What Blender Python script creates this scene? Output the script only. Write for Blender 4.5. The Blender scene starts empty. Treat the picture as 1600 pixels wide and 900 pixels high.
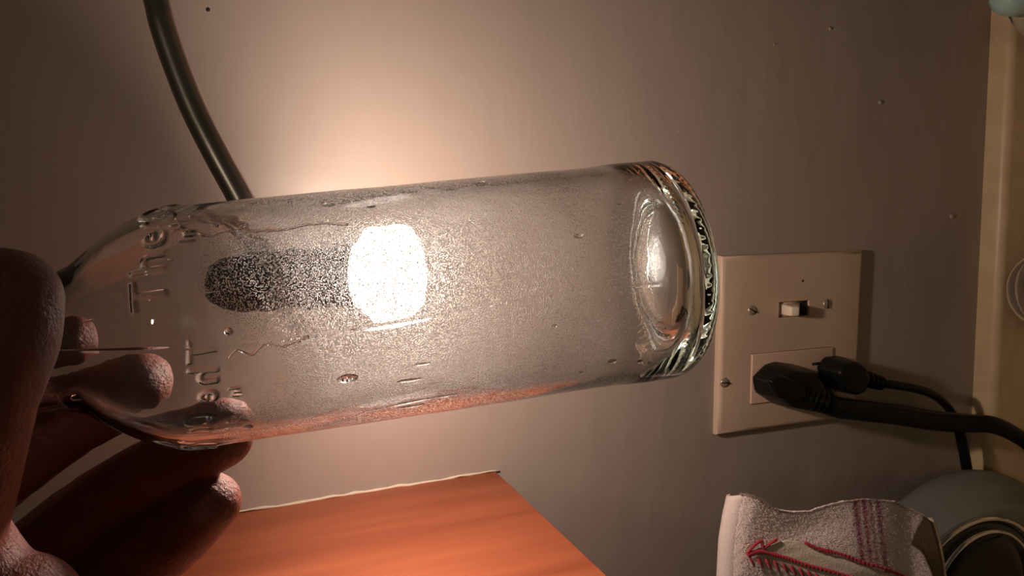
import bpy, bmesh, math, random
from mathutils import Vector, Matrix, noise
from mathutils.bvhtree import BVHTree
random.seed(4)
C = bpy.context.scene.collection
PI = math.pi

# ---------------------------------------------------------------- camera
# the picture was taken with the phone turned on its side: picture-right is down in the room.
# "wall frame" in mm: u = down the wall, v = to the room's left along the wall, n = into the wall; its origin is the switch plate's centre.
RM = Matrix(((0.9317239, 0.02611447, -0.3622273), (-0.0701858, 0.99155569, -0.1090471), (0.35632083, 0.127025, 0.92568899)))
CAM = Vector((-358.105, -106.315, -422.150)); F = 1246.1
def wd(u, v, n): return Vector((-v/1000.0, n/1000.0, (1150.0-u)/1000.0))
def wv(p): return wd(p[0], p[1], p[2])
def dirw(d): return Vector((-d[1], d[2], -d[0])).normalized()
def ray(x, y): return RM.transposed() @ Vector(((x-800)/F, (y-450)/F, 1.0))
def W(x, y, D): return CAM + D*ray(x, y)              # wall-frame point at optical depth D mm
def on(x, y, n=0.0):                                  # wall-frame point at height n off the wall
    d = ray(x, y); return CAM + ((n-CAM[2])/d[2])*d
cam = bpy.data.cameras.new('camera'); co = bpy.data.objects.new('camera', cam); C.objects.link(co)
RT = RM.transposed()
ex, ey, ez = dirw(RT @ Vector((1,0,0))), dirw(RT @ Vector((0,-1,0))), dirw(RT @ Vector((0,0,-1)))
m4 = Matrix.Identity(4)
for i in range(3):
    m4[i][0], m4[i][1], m4[i][2] = ex[i], ey[i], ez[i]
m4.translation = wv(CAM); co.matrix_world = m4
cam.sensor_width = 36.0; cam.lens = F/1600*36; cam.clip_start = 0.005; cam.clip_end = 30
sc = bpy.context.scene; sc.camera = co

# ---------------------------------------------------------------- light and exposure
world = bpy.data.worlds.new('world'); sc.world = world; world.use_nodes = True
bg = world.node_tree.nodes['Background']; bg.inputs[0].default_value = (1.0, 0.86, 0.60, 1); bg.inputs[1].default_value = 0.018
la = bpy.data.lights.new('ceiling_lamp_light', 'AREA'); la.shape = 'DISK'; la.size = 0.10; la.energy = 1.1; la.color = (1.0, 0.85, 0.60)
lo = bpy.data.objects.new('ceiling_lamp_light', la); C.objects.link(lo); lo.location = (0.35, -1.2, 2.35)
BULB = 930.0; GLOBE = 7.0
vs = sc.view_settings; vs.view_transform = 'Standard'; vs.look = 'None'; vs.gamma = 1.0; vs.exposure = 0.0; vs.use_curve_mapping = False
sc.cycles.max_bounces = 24; sc.cycles.transmission_bounces = 20; sc.cycles.glossy_bounces = 8; sc.cycles.transparent_max_bounces = 16
sc.cycles.caustics_refractive = True; sc.cycles.caustics_reflective = False; sc.cycles.sample_clamp_indirect = 3.0; sc.cycles.blur_glossy = 0.5

# ---------------------------------------------------------------- materials
def mat(name, col, rough=0.5, metal=0.0, trans=0.0, ior=1.45, bump=None, vary=None, sss=None, coat=0, sheen=0):
    m = bpy.data.materials.new(name); m.use_nodes = True; nt = m.node_tree; b = nt.nodes['Principled BSDF']
    b.inputs['Base Color'].default_value = (*col, 1); b.inputs['Roughness'].default_value = rough
    b.inputs['Metallic'].default_value = metal; b.inputs['Transmission Weight'].default_value = trans; b.inputs['IOR'].default_value = ior
    b.inputs['Coat Weight'].default_value = coat; b.inputs['Sheen Weight'].default_value = sheen
    tc = nt.nodes.new('ShaderNodeTexCoord')
    if vary:                                           # (scale, second colour, stretch)
        mp = nt.nodes.new('ShaderNodeMapping'); mp.inputs['Scale'].default_value = vary[2]
        n = nt.nodes.new('ShaderNodeTexNoise'); n.inputs['Scale'].default_value = vary[0]; n.inputs['Detail'].default_value = 6
        r = nt.nodes.new('ShaderNodeMix'); r.data_type = 'RGBA'; r.inputs[6].default_value = (*col, 1); r.inputs[7].default_value = (*vary[1], 1)
        nt.links.new(tc.outputs['Object'], mp.inputs[0]); nt.links.new(mp.outputs[0], n.inputs['Vector'])
        cr = nt.nodes.new('ShaderNodeMapRange'); cr.inputs[1].default_value = 0.35; cr.inputs[2].default_value = 0.65
        nt.links.new(n.outputs[0], cr.inputs[0]); nt.links.new(cr.outputs[0], r.inputs[0]); nt.links.new(r.outputs[2], b.inputs['Base Color'])
    if bump:                                           # list of (scale, distance, stretch)
        prev = None
        for s, d, st in bump:
            mp = nt.nodes.new('ShaderNodeMapping'); mp.inputs['Scale'].default_value = st
            n = nt.nodes.new('ShaderNodeTexNoise'); n.inputs['Scale'].default_value = s; n.inputs['Detail'].default_value = 4
            bp = nt.nodes.new('ShaderNodeBump'); bp.inputs['Distance'].default_value = d; bp.inputs['Strength'].default_value = 1
            nt.links.new(tc.outputs['Object'], mp.inputs[0]); nt.links.new(mp.outputs[0], n.inputs['Vector']); nt.links.new(n.outputs[0], bp.inputs['Height'])
            if prev: nt.links.new(prev.outputs[0], bp.inputs['Normal'])
            prev = bp
        nt.links.new(prev.outputs[0], b.inputs['Normal'])
    if sss:
        b.inputs['Subsurface Weight'].default_value = sss[0]; b.inputs['Subsurface Radius'].default_value = sss[1]; b.inputs['Subsurface Scale'].default_value = sss[2]
    return m
one = (1,1,1)
M_wall = mat('wall_paint', (0.40,0.325,0.275), 0.42, bump=[(60,0.0003,(1,1,1)),(900,0.00001,one),(10,0.002,(1,1,2))], vary=(5,(0.37,0.31,0.26),one))
M_plate = mat('almond_plastic', (0.62,0.47,0.34), 0.35, bump=[(300,0.00003,one)])
M_plate2 = mat('almond_insert_plastic', (0.66,0.47,0.35), 0.3)
M_toggle = mat('pale_toggle_plastic', (0.85,0.74,0.58), 0.3)
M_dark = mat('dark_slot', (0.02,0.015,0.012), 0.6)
M_screw = mat('painted_screw', (0.42,0.36,0.27), 0.35, metal=0.5)
M_rubber = mat('black_cord_rubber', (0.006,0.007,0.006), 0.36, bump=[(900,0.00003,one)])
M_rubber.node_tree.nodes['Principled BSDF'].inputs['Specular IOR Level'].default_value = 0.25
M_wood = mat('orange_wood_veneer', (0.36,0.10,0.04), 0.5, vary=(9,(0.25,0.06,0.022),(1,6,0.6)), bump=[(120,0.00015,(1,8,0.5))])
M_caulk = mat('caulk', (0.66,0.56,0.44), 0.6)
M_back = mat('cream_laminate', (0.74,0.56,0.34), 0.38, vary=(60,(0.66,0.49,0.28),one), bump=[(220,0.0002,one)])
M_floor = mat('floor_tile', (0.30,0.22,0.15), 0.5, vary=(4,(0.25,0.18,0.12),one))
M_ceil = mat('ceiling_paint', (0.7,0.66,0.58), 0.8)
M_steel = mat('brushed_nickel', (0.52,0.45,0.43), 0.33, metal=1.0, bump=[(400,0.00002,(1,1,1))])
M_head = mat('dark_lamp_metal', (0.05,0.045,0.05), 0.35, metal=0.6)
M_skin = mat('skin', (0.25,0.085,0.062), 0.42, sss=(0.35,(1.0,0.3,0.16),0.004), bump=[(160,0.0009,one),(900,0.0006,(1,1,1)),(2600,0.00022,one)], vary=(60,(0.20,0.06,0.045),one))
M_nail = mat('fingernail', (0.34,0.15,0.11), 0.25)
M_grey = mat('silver_grey_plastic', (0.24,0.245,0.22), 0.40, metal=0.25, bump=[(1500,0.00002,one)])
M_grey2 = mat('dark_grey_plastic', (0.10,0.10,0.10), 0.4, metal=0.3)
M_chrome = mat('polished_chrome', (0.85,0.85,0.85), 0.12, metal=1.0)
M_black = mat('gloss_black', (0.008,0.011,0.011), 0.12)
M_red = mat('red_embroidery_thread', (0.42,0.02,0.035), 0.7, sheen=0.3)
M_patch = mat('cream_applique_cloth', (0.72,0.62,0.50), 0.9, bump=[(900,0.0003,one)])
M_brown = mat('shade_brown_towel_back', (0.20,0.135,0.085), 0.95, bump=[(900,0.0003,one)])  # brown paints in the shade inside the folded towel
M_hem = mat('cream_hem', (0.74,0.66,0.50), 0.9, bump=[(900,0.0003,one)])
M_aqua = mat('pale_aqua_plastic', (0.50,0.72,0.66), 0.3, trans=0.3)
M_clear = mat('clear_glass', (0.95,0.98,1.0), 0.02, trans=1.0, ior=1.5)
M_water = mat('water', (1,1,1), 0.0, trans=1.0, ior=1.33)
M_blue = mat('blue_grey_reflection', (0.09,0.12,0.15), 0.3)

def emis(name, col, s):
    m = bpy.data.materials.new(name); m.use_nodes = True; nt = m.node_tree; b = nt.nodes['Principled BSDF']
    b.inputs['Base Color'].default_value = (0.9,0.9,0.9,1); b.inputs['Emission Color'].default_value = (*col,1); b.inputs['Emission Strength'].default_value = s
    return m
M_core = emis('lit_led', (1.0,0.76,0.64), BULB)
M_globe = bpy.data.materials.new('lit_frosted_globe'); M_globe.use_nodes = True; _n = M_globe.node_tree; _n.nodes.clear()
_o = _n.nodes.new('ShaderNodeOutputMaterial'); _m = _n.nodes.new('ShaderNodeAddShader'); _t = _n.nodes.new('ShaderNodeBsdfTransparent'); _t.inputs[0].default_value = (0.75,0.75,0.75,1); _e = _n.nodes.new('ShaderNodeEmission'); _e.inputs[0].default_value = (1,0.86,0.76,1); _e.inputs[1].default_value = GLOBE
_n.links.new(_t.outputs[0], _m.inputs[0]); _n.links.new(_e.outputs[0], _m.inputs[1]); _n.links.new(_m.outputs[0], _o.inputs[0])

def towel_mat():
    m = mat('terry_towel', (0.62,0.50,0.47), 0.95, sheen=0.4); nt = m.node_tree; b = nt.nodes['Principled BSDF']; L = nt.links.new; N = nt.nodes.new
    at = N('ShaderNodeAttribute'); at.attribute_name = 'stripe'; no = N('ShaderNodeTexNoise'); no.inputs['Scale'].default_value = 1300; no.inputs['Detail'].default_value = 3
    n2 = N('ShaderNodeTexNoise'); n2.inputs['Scale'].default_value = 35
    tc = N('ShaderNodeTexCoord'); L(tc.outputs['Object'], no.inputs['Vector']); L(tc.outputs['Object'], n2.inputs['Vector'])
    mu = N('ShaderNodeMath'); mu.operation = 'MULTIPLY_ADD'; L(no.outputs[0], mu.inputs[0]); mu.inputs[1].default_value = 2.2; mu.inputs[2].default_value = -0.35
    m3 = N('ShaderNodeMath'); m3.operation = 'MULTIPLY'; m3.use_clamp = True; L(mu.outputs[0], m3.inputs[0]); L(at.outputs['Fac'], m3.inputs[1])
    base = N('ShaderNodeMix'); base.data_type = 'RGBA'; base.inputs[6].default_value = (0.80,0.70,0.62,1); base.inputs[7].default_value = (0.72,0.57,0.56,1); L(n2.outputs[0], base.inputs[0])
    mx = N('ShaderNodeMix'); mx.data_type = 'RGBA'; L(m3.outputs[0], mx.inputs[0]); L(base.outputs[2], mx.inputs[6]); mx.inputs[7].default_value = (0.27,0.035,0.08,1)
    L(mx.outputs[2], b.inputs['Base Color'])
    bp = N('ShaderNodeBump'); bp.inputs['Distance'].default_value = 0.0003; L(no.outputs[0], bp.inputs['Height']); L(bp.outputs[0], b.inputs['Normal'])
    return m
M_towel = towel_mat()

def bottle_glass():
    m = bpy.data.materials.new('bottle_glass'); m.use_nodes = True; nt = m.node_tree; N = nt.nodes.new; L = nt.links.new
    b = nt.nodes['Principled BSDF']; out = nt.nodes['Material Output']
    b.inputs['Base Color'].default_value = (1,1,1,1); b.inputs['Roughness'].default_value = 0.0; b.inputs['Transmission Weight'].default_value = 1; b.inputs['IOR'].default_value = 1.5
    va = N('ShaderNodeVolumeAbsorption'); va.inputs[0].default_value = (0.62,0.90,0.78,1); va.inputs[1].default_value = 15; L(va.outputs[0], out.inputs['Volume'])
    tc = N('ShaderNodeTexCoord')
    wob = N('ShaderNodeTexNoise'); wob.inputs['Scale'].default_value = 55; L(tc.outputs['Object'], wob.inputs['Vector'])
    b0 = N('ShaderNodeBump'); b0.inputs['Distance'].default_value = 0.0004; L(wob.outputs[0], b0.inputs['Height']); L(b0.outputs[0], b.inputs['Normal'])
    at = N('ShaderNodeAttribute'); at.attribute_name = 'inner'
    sp = N('ShaderNodeSeparateXYZ'); L(tc.outputs['Object'], sp.inputs[0])
    n1 = N('ShaderNodeTexNoise'); n1.inputs['Scale'].default_value = 38; n1.inputs['Detail'].default_value = 3; L(tc.outputs['Object'], n1.inputs['Vector'])
    # distance along the bottle, its edge torn by noise
    zz = N('ShaderNodeMath'); zz.operation = 'MULTIPLY_ADD'; L(n1.outputs[0], zz.inputs[0]); zz.inputs[1].default_value = 0.045; L(sp.outputs[2], zz.inputs[2])
    def rng(src, a, c, lo=0, hi=1):
        r = N('ShaderNodeMapRange'); r.clamp = True; r.inputs[1].default_value = a; r.inputs[2].default_value = c; r.inputs[3].default_value = lo; r.inputs[4].default_value = hi; L(src, r.inputs[0]); return r.outputs[0]
    up = rng(zz.outputs[0], 0.034, 0.046); dn = rng(zz.outputs[0], 0.118, 0.142, 1, 0)
    mk = N('ShaderNodeMath'); mk.operation = 'MULTIPLY'; L(up, mk.inputs[0]); L(dn, mk.inputs[1]); mk0 = mk; mk = N('ShaderNodeMath'); mk.operation = 'MULTIPLY'; L(mk0.outputs[0], mk.inputs[0]); L(at.outputs['Fac'], mk.inputs[1])
    vo = N('ShaderNodeTexVoronoi'); vo.inputs['Scale'].default_value = 3900; vo.inputs['Randomness'].default_value = 1; L(tc.outputs['Object'], vo.inputs['Vector'])
    dr = rng(vo.outputs['Distance'], 0.15, 0.55, 1, 0)
    hh = N('ShaderNodeMath'); hh.operation = 'MULTIPLY'; gt = N('ShaderNodeMath'); gt.operation = 'MULTIPLY'; L(dr, gt.inputs[0]); L(rng(vo.outputs['Color'], 0.46, 0.52), gt.inputs[1]); L(gt.outputs[0], hh.inputs[0]); L(mk.outputs[0], hh.inputs[1])
    b1 = N('ShaderNodeBump'); b1.inputs['Distance'].default_value = 0.0001; L(hh.outputs[0], b1.inputs['Height']); L(b0.outputs[0], b1.inputs['Normal']); L(b1.outputs[0], b.inputs['Normal'])
    tr = N('ShaderNodeBsdfTranslucent'); tr.inputs[0].default_value = (0.95,0.93,0.92,1); df = N('ShaderNodeBsdfDiffuse'); df.inputs[0].default_value = (0.9,0.9,0.9,1)
    m1 = N('ShaderNodeMixShader'); m1.inputs[0].default_value = 0.35; L(tr.outputs[0], m1.inputs[1]); L(df.outputs[0], m1.inputs[2])
    # fine mist: a share of the light is scattered, most in the beads
    fa = N('ShaderNodeMath'); fa.operation = 'MULTIPLY'; L(rng(vo.outputs['Color'], 0.55, 0.90, 0.015, 0.36), fa.inputs[0]); L(mk.outputs[0], fa.inputs[1])
    mx = N('ShaderNodeMixShader'); L(fa.outputs[0], mx.inputs[0]); L(b.outputs[0], mx.inputs[1]); L(m1.outputs[0], mx.inputs[2]); L(mx.outputs[0], out.inputs['Surface'])
    return m
M_gl = bottle_glass()

# ---------------------------------------------------------------- helpers
def thing(name, label, cat, p, group=None, mw=None):
    o = bpy.data.objects.new(name, None); o.empty_display_size = 0.02; C.objects.link(o)
    o.matrix_world = mw if mw is not None else Matrix.Translation(wv(p))
    o['mw'] = [c for r in (mw if mw is not None else Matrix.Translation(wv(p))) for c in r]
    o['label'] = label; o['category'] = cat
    if group: o['group'] = group
    return o
def getmw(o):
    v = list(o['mw']); return Matrix([v[i*4:i*4+4] for i in range(4)])
def obj(name, bm, m, parent=None, smooth=True, label=None, local=False, kind=None):
    """bmesh holds world coordinates unless local=True (then the parent's own frame)."""
    if parent is not None:
        mw = getmw(parent)
        if not local: bm.transform(mw.inverted())
    else:
        c = sum((v.co for v in bm.verts), Vector())/max(1, len(bm.verts)); mw = Matrix.Translation(c); bm.transform(mw.inverted())
    me = bpy.data.meshes.new(name); bm.to_mesh(me); bm.free()
    for mm in (m if isinstance(m, (list, tuple)) else [m]): me.materials.append(mm)
    if smooth: me.polygons.foreach_set('use_smooth', [True]*len(me.polygons))
    o = bpy.data.objects.new(name, me); C.objects.link(o)
    if parent is not None: o.parent = parent
    else: o.matrix_world = mw
    o['mw'] = [c for r in mw for c in r]
    if label: o['label'] = label
    if kind: o['kind'] = kind
    return o
def tag(o, label, cat, group=None):
    o['label'] = label; o['category'] = cat
    if group: o['group'] = group
    return o
def sub(name, bm, m, part, **k):                      # a sub-part: part sits at identity under its thing
    return obj(name, bm, m, part, **k)
def bevel_sharp(o, w, seg=2, ang=40):
    md = o.modifiers.new('bevel', 'BEVEL'); md.width = w; md.segments = seg; md.limit_method = 'ANGLE'; md.angle_limit = math.radians(ang); return o
def flat_shade(o):
    o.data.polygons.foreach_set('use_smooth', [False]*len(o.data.polygons)); return o
def autosmooth(o, ang=35):
    me = o.data; bm = bmesh.new(); bm.from_mesh(me)
    for e in bm.edges:
        if len(e.link_faces) == 2 and e.calc_face_angle(0) > math.radians(ang): e.smooth = False
    bm.to_mesh(me); bm.free(); return o
def quad_hull(bm, a, b):                              # two rings of equal count joined, both capped
    va = [bm.verts.new(p) for p in a]; vb = [bm.verts.new(p) for p in b]; n = len(a)
    for i in range(n): bm.faces.new((va[i], va[(i+1)%n], vb[(i+1)%n], vb[i]))
    bm.faces.new(va[::-1]); bm.faces.new(vb); bmesh.ops.recalc_face_normals(bm, faces=bm.faces[:]); return bm
def box(u0, u1, v0, v1, n0, n1, bm=None, bev=0.0, seg=2):
    bm2 = bmesh.new()
    quad_hull(bm2, [wd(u0,v0,n0), wd(u1,v0,n0), wd(u1,v1,n0), wd(u0,v1,n0)], [wd(u0,v0,n1), wd(u1,v0,n1), wd(u1,v1,n1), wd(u0,v1,n1)])
    if bev: bmesh.ops.bevel(bm2, geom=bm2.edges[:], offset=bev/1000, segments=seg, affect='EDGES', profile=0.5)
    if bm is None: return bm2
    me = bpy.data.meshes.new('t'); bm2.to_mesh(me); bm.from_mesh(me); bm2.free(); bpy.data.meshes.remove(me); return bm
def loft(bm, rings, cap=True, mi=0):
    vr = [[bm.verts.new(p) for p in r] for r in rings]; n = len(rings[0])
    for a, b in zip(vr[:-1], vr[1:]):
        for i in range(n):
            f = bm.faces.new((a[i], a[(i+1)%n], b[(i+1)%n], b[i])); f.material_index = mi
    if cap: bm.faces.new(vr[0][::-1]); bm.faces.new(vr[-1])
    return vr
def crom(P, k):                                       # Catmull-Rom through tuples
    out = []; Q = [P[0]] + list(P) + [P[-1]]
    for i in range(1, len(Q)-2):
        for j in range(k):
            t = j/k; r = []
            for a, b, c, d in zip(Q[i-1], Q[i], Q[i+1], Q[i+2]):
                r.append(0.5*((2*b)+(-a+c)*t+(2*a-5*b+4*c-d)*t*t+(-a+3*b-3*c+d)*t**3))
            out.append(tuple(r))
    out.append(tuple(P[-1])); return out
def tube(bm, pts, radii, n=16, round_ends=False, squash=None, mi=0):
    pts = [Vector(p) for p in pts]; rings = []; prev = None
    for i, p in enumerate(pts):
        t = (pts[min(i+1, len(pts)-1)] - pts[max(i-1, 0)]).normalized()
        if prev is None:
            a = Vector((0.31,0.82,0.47)); x = t.cross(a).normalized()
        else: x = (prev - t*prev.dot(t)).normalized()
        prev = x; y = t.cross(x)
        r = radii[i] if isinstance(radii, (list, tuple)) else radii
        rings.append([p + r*(math.cos(2*PI*k/n)*x + math.sin(2*PI*k/n)*y) for k in range(n)])
        if round_ends and i in (0, len(pts)-1):
            cap = []
            for q in range(1, 6):
                an = q/6*PI/2; s = (-1 if i == 0 else 1)
                cap.append([p + s*t*r*math.sin(an) + r*math.cos(an)*(math.cos(2*PI*k/n)*x + math.sin(2*PI*k/n)*y) for k in range(n)])
            if i == 0: rings = cap[::-1] + rings
            else: rings += cap
    loft(bm, rings, mi=mi); bmesh.ops.recalc_face_normals(bm, faces=bm.faces[:]); return bm
def path_tube(name, ctrl, r, m, parent=None, k=8, n=14, **kw):
    pts = crom([tuple(c) for c in ctrl], k); bm = bmesh.new()
    tube(bm, [wv(p) for p in pts], r/1000, n); return obj(name, bm, m, parent, **kw)
def frame_for(p, axis):                               # matrix with local Z along axis
    z = axis.normalized(); x = z.cross(Vector((0.1,0.3,1))).normalized(); y = z.cross(x)
    M = Matrix.Identity(4)
    for i in range(3): M[i][0], M[i][1], M[i][2] = x[i], y[i], z[i]
    M.translation = p; return M
def lathe(bm, prof, M, n=64, close=False, ring=False):
    if ring: prof = list(prof)+[prof[0]]; close = True            # prof: (radius mm, z mm); M metres
    rings = [[M @ Vector((max(r,0.01)/1000*math.cos(2*PI*k/n), max(r,0.01)/1000*math.sin(2*PI*k/n), z/1000)) for k in range(n)] for r, z in prof]
    loft(bm, rings, cap=not close)
    if ring: bmesh.ops.remove_doubles(bm, verts=bm.verts[:], dist=1e-7)
    bmesh.ops.recalc_face_normals(bm, faces=bm.faces[:]); return bm
def struct(name, bm, m, smooth=False):
    o = obj(name, bm, m, smooth=smooth); o['kind'] = 'structure'; return o
def ball(bm, c, r, sx=(1,1,1), seg=16):
    mt = Matrix.Translation(c) @ Matrix.Diagonal((sx[0], sx[1], sx[2], 1)); bmesh.ops.create_uvsphere(bm, u_segments=seg, v_segments=seg//2+2, radius=r, matrix=mt); return bm

# ---------------------------------------------------------------- setting
struct('wall_back', box(-1350, 1150, -1500, 1500, 0, 80), M_wall)
struct('floor', box(1150, 1190, -1500, 1500, -2400, 80), M_floor)
# paint drips standing on the wall
wall = bpy.data.objects['wall_back']
for x, y, s in ((1375,160,1.7), (1487,338,2.0), (1297,45,1.3), (1060,205,0.7), (1210,70,0.8)):
    bm = bmesh.new(); ball(bm, wv(on(x, y, 0)), s/1000, (1,0.7,1)); obj('paint_drip', bm, M_wall, wall, label='small hardened drip of wall paint')
bm = bmesh.new(); ball(bm, wv(on(325, 15, 0)), 0.0010, (1,0.4,1)); obj('nail_hole', bm, M_dark, wall, label='tiny dark speck on the wall')

# backsplash: moulded upstand with rounded top, and the worktop below
a0, a1 = on(1583, 0, -17), on(1548, 740, -17)
BU = 0.5*(a0[0]+a1[0]); print('BU', a0, a1)
bm = bmesh.new(); CT = BU + 52.0
slope = (a1[0]-a0[0])/(a1[1]-a0[1])
rings = []
for v in (-900, 600):
    du = 0.0
    prof = [(BU+6, 0)] + [(BU+6-6*math.sin(t), -11-6*(1-math.cos(t))) for t in [0]] + [(BU+6-6*math.cos(t), -11-6*math.sin(t)) for t in [PI/2*q/6 for q in range(7)]]
    prof = [(BU, 0)] + [(BU+6-6*math.cos(t), -11-6*math.sin(t)) for t in [PI/2*q/6 for q in range(7)]] + [(CT, -17), (CT, 0)]
    rings.append([wd(u, v, n) for u, n in prof])
quad_hull(bm, rings[0], rings[1]); o = struct('backsplash', bm, M_back, smooth=True); autosmooth(o)
o = obj('worktop', box(CT, CT+38, -900, 600, -640, 0, bev=4), M_back); tag(o, 'cream laminate worktop running below the switch plate, under the upstand', 'countertop')
bm = box(CT+38, 1150, -890, 590, -600, 0, bev=2); o = obj('base_cabinet', bm, M_wood); tag(o, 'orange wooden base cabinet under the worktop', 'cabinet')

# ---------------------------------------------------------------- wall cabinet
cu, cv = -208.8, 58.2
t = thing('wall_cabinet', 'orange-brown wooden wall cabinet at lower left, its side panel meeting the wall', 'cabinet', (cu, cv, 0))
o = obj('side_panel', box(-760, cu, cv, cv+16, -176, -0.2, bev=0.8), M_wood, t)
obj('side_panel', box(-760, cu, cv+520, cv+536, -176, -0.2, bev=0.8), M_wood, t)
obj('bottom_panel', box(cu-24, cu-8, cv+16, cv+520, -176, -0.2), M_wood, t)
obj('top_panel', box(-760, -744, cv+16, cv+520, -176, -0.2), M_wood, t)
d = obj('door', box(-758, cu-1, cv+2, cv+534, -195, -177, bev=1.5), M_wood, t)
bm = bmesh.new(); ball(bm, wd(cu-60, cv+495, -207), 0.012); sub('knob', bm, M_steel, d)
bm = bmesh.new()                                      # crumbly caulk along the joint with the wall
pts = []
for i in range(90):
    u = -740 + (740+cu+2)*i/89; pts.append(wd(u, cv-0.4+random.uniform(-.5,.4), -0.4+random.uniform(-.4,.2)))
tube(bm, pts, [random.uniform(0.4,1.1)/1000 for _ in pts], 7); obj('caulk_bead', bm, M_caulk, t)

# ---------------------------------------------------------------- switch plate (its own small roll)
RO = 0.0233
def rp(u, v, n): return wd(u*math.cos(RO)-v*math.sin(RO), u*math.sin(RO)+v*math.cos(RO), n)
def rbox(u0, u1, v0, v1, n0, n1, bev=0, top=1.0):
    bm = bmesh.new(); cu_, cv_ = (u0+u1)/2, (v0+v1)/2
    f = lambda u, v, s: (cu_+(u-cu_)*s, cv_+(v-cv_)*s)
    q = [(u0,v0),(u1,v0),(u1,v1),(u0,v1)]
    quad_hull(bm, [rp(a,b,n0) for a,b in q], [rp(*f(a,b,top),n1) for a,b in q])
    if bev: bmesh.ops.bevel(bm, geom=bm.edges[:], offset=bev/1000, segments=3, affect='EDGES', profile=0.5)
    return bm
def loc(x, y, n=-6):                                  # picture point on the plate face -> plate's own (u, v)
    p = on(x, y, n); u, v = p[0], p[1]; return (u*math.cos(RO)+v*math.sin(RO), -u*math.sin(RO)+v*math.cos(RO))
t = thing('switch_plate', 'almond plastic double wall plate holding a toggle switch and a socket', 'switch', (0,0,0))
def holed(u0,u1,v0,v1, holes, n, back, bev):          # plate with sloping rim and rectangular holes
    bm = bmesh.new()
    us = sorted({u0,u1,*[h[0] for h in holes],*[h[1] for h in holes]}); vs_ = sorted({v0,v1,*[h[2] for h in holes],*[h[3] for h in holes]})
    cache = {}
    def V(u,v,nn):
        k=(round(u,3),round(v,3),nn)
        if k not in cache: cache[k]=bm.verts.new(rp(u,v,nn))
        return cache[k]
    for i in range(len(us)-1):
        for j in range(len(vs_)-1):
            a,b,c,d = us[i],us[i+1],vs_[j],vs_[j+1]
            if any(h[0]<=a and b<=h[1] and h[2]<=c and d<=h[3] for h in holes): continue
            bm.faces.new((V(a,c,n),V(b,c,n),V(b,d,n),V(a,d,n)))
    for h in holes:
        q=[(h[0],h[2]),(h[1],h[2]),(h[1],h[3]),(h[0],h[3])]
        # hole walls follow the grid edges
        for (p0,p1) in zip(q,q[1:]+q[:1]):
            if p0[0]==p1[0]:
                st=[x for x in vs_ if min(p0[1],p1[1])<=x<=max(p0[1],p1[1])]; seq=[(p0[0],x) for x in st]
            else:
                st=[x for x in us if min(p0[0],p1[0])<=x<=max(p0[0],p1[0])]; seq=[(x,p0[1]) for x in st]
            for s0,s1 in zip(seq[:-1],seq[1:]): bm.faces.new((V(*s0,n),V(*s1,n),V(*s1,back),V(*s0,back)))
    # rounded rim
    steps=[(0,n)]+[(bev*math.sin(t_),n+bev*0.9*(1-math.cos(t_))) for t_ in (0.4,0.8,1.2,PI/2)]+[(bev,0)]
    loops=[]
    cor=[(u0,v0),(u1,v0),(u1,v1),(u0,v1)]
    for off,nn in steps:
        lp=[]
        for (p0,p1) in zip(cor,cor[1:]+cor[:1]):
            if p0[1]==p1[1]: seq=[(x,p0[1]) for x in (us if p1[0]>p0[0] else us[::-1])]
            else: seq=[(p0[0],x) for x in (vs_ if p1[1]>p0[1] else vs_[::-1])]
            for s in seq[:-1]:
                su = -1 if s[0]==u0 else (1 if s[0]==u1 else 0); sv = -1 if s[1]==v0 else (1 if s[1]==v1 else 0)
                lp.append((s[0]+su*off, s[1]+sv*off, nn))
        loops.append(lp)
    for A,B in zip(loops[:-1],loops[1:]):
        for i in range(len(A)):
            j=(i+1)%len(A); fs=[V(*A[i]),V(*A[j]),V(*B[j]),V(*B[i])]
            if len(set(fs))==4: bm.faces.new(fs)
    bmesh.ops.recalc_face_normals(bm, faces=bm.faces[:]); return bm
tu0,tv0 = loc(1213,469); tu1,tv1 = loc(1259,497)
s0 = loc(1166,557); s1 = loc(1301,543); s2 = loc(1164,631)
du0,du1 = s0[0], s1[0]; dv0,dv1 = s0[1]-0.3, s2[1]
print('toggle', tu0,tu1,tv0,tv1,'decora',du0,du1,dv0,dv1)
sv = 0.5*(tv0+tv1)
th = (-12.5, 12.5, sv-5.2, sv+5.2); du0, du1 = -33.5, 33.5; dc = 0.5*(dv0+dv1); dh = (du0, du1, dc-16.8, dc+16.8)
HP = 57.2; VP = 57.9; B = 3.2
pl = obj('plate', holed(-HP+B, HP-B, -VP+B, VP-B, [th, dh], -5.6, -1.0, B), M_plate, t); autosmooth(pl, 50)
obj('slot_back', rbox(th[0]+.2, th[1]-.2, th[2]+.2, th[3]-.2, -3.6, -1.2), M_plate2, t)
bmt = bmesh.new()                                     # toggle lever flipped up, tapering to its tip
q = lambda uu, vv, n_: rp(uu, sv+vv, n_)
quad_hull(bmt, [q(-9,-3.6,-3.6), q(6,-3.6,-3.6), q(6,3.6,-3.6), q(-9,3.6,-3.6)], [q(-10.5,-3.0,-15), q(-4.8,-3.0,-16.2), q(-4.8,3.0,-16.2), q(-10.5,3.0,-15)])
bmesh.ops.bevel(bmt, geom=bmt.edges[:], offset=0.0009, segments=3, affect='EDGES', profile=0.5)
obj('toggle', bmt, M_toggle, t)
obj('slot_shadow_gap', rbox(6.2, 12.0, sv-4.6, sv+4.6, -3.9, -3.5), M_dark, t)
so = obj('socket_face', rbox(dh[0]+.35, dh[1]-.35, dh[2]+.35, dh[3]-.35, -6.9, -1.2, bev=0.6), M_plate2, t)
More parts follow.
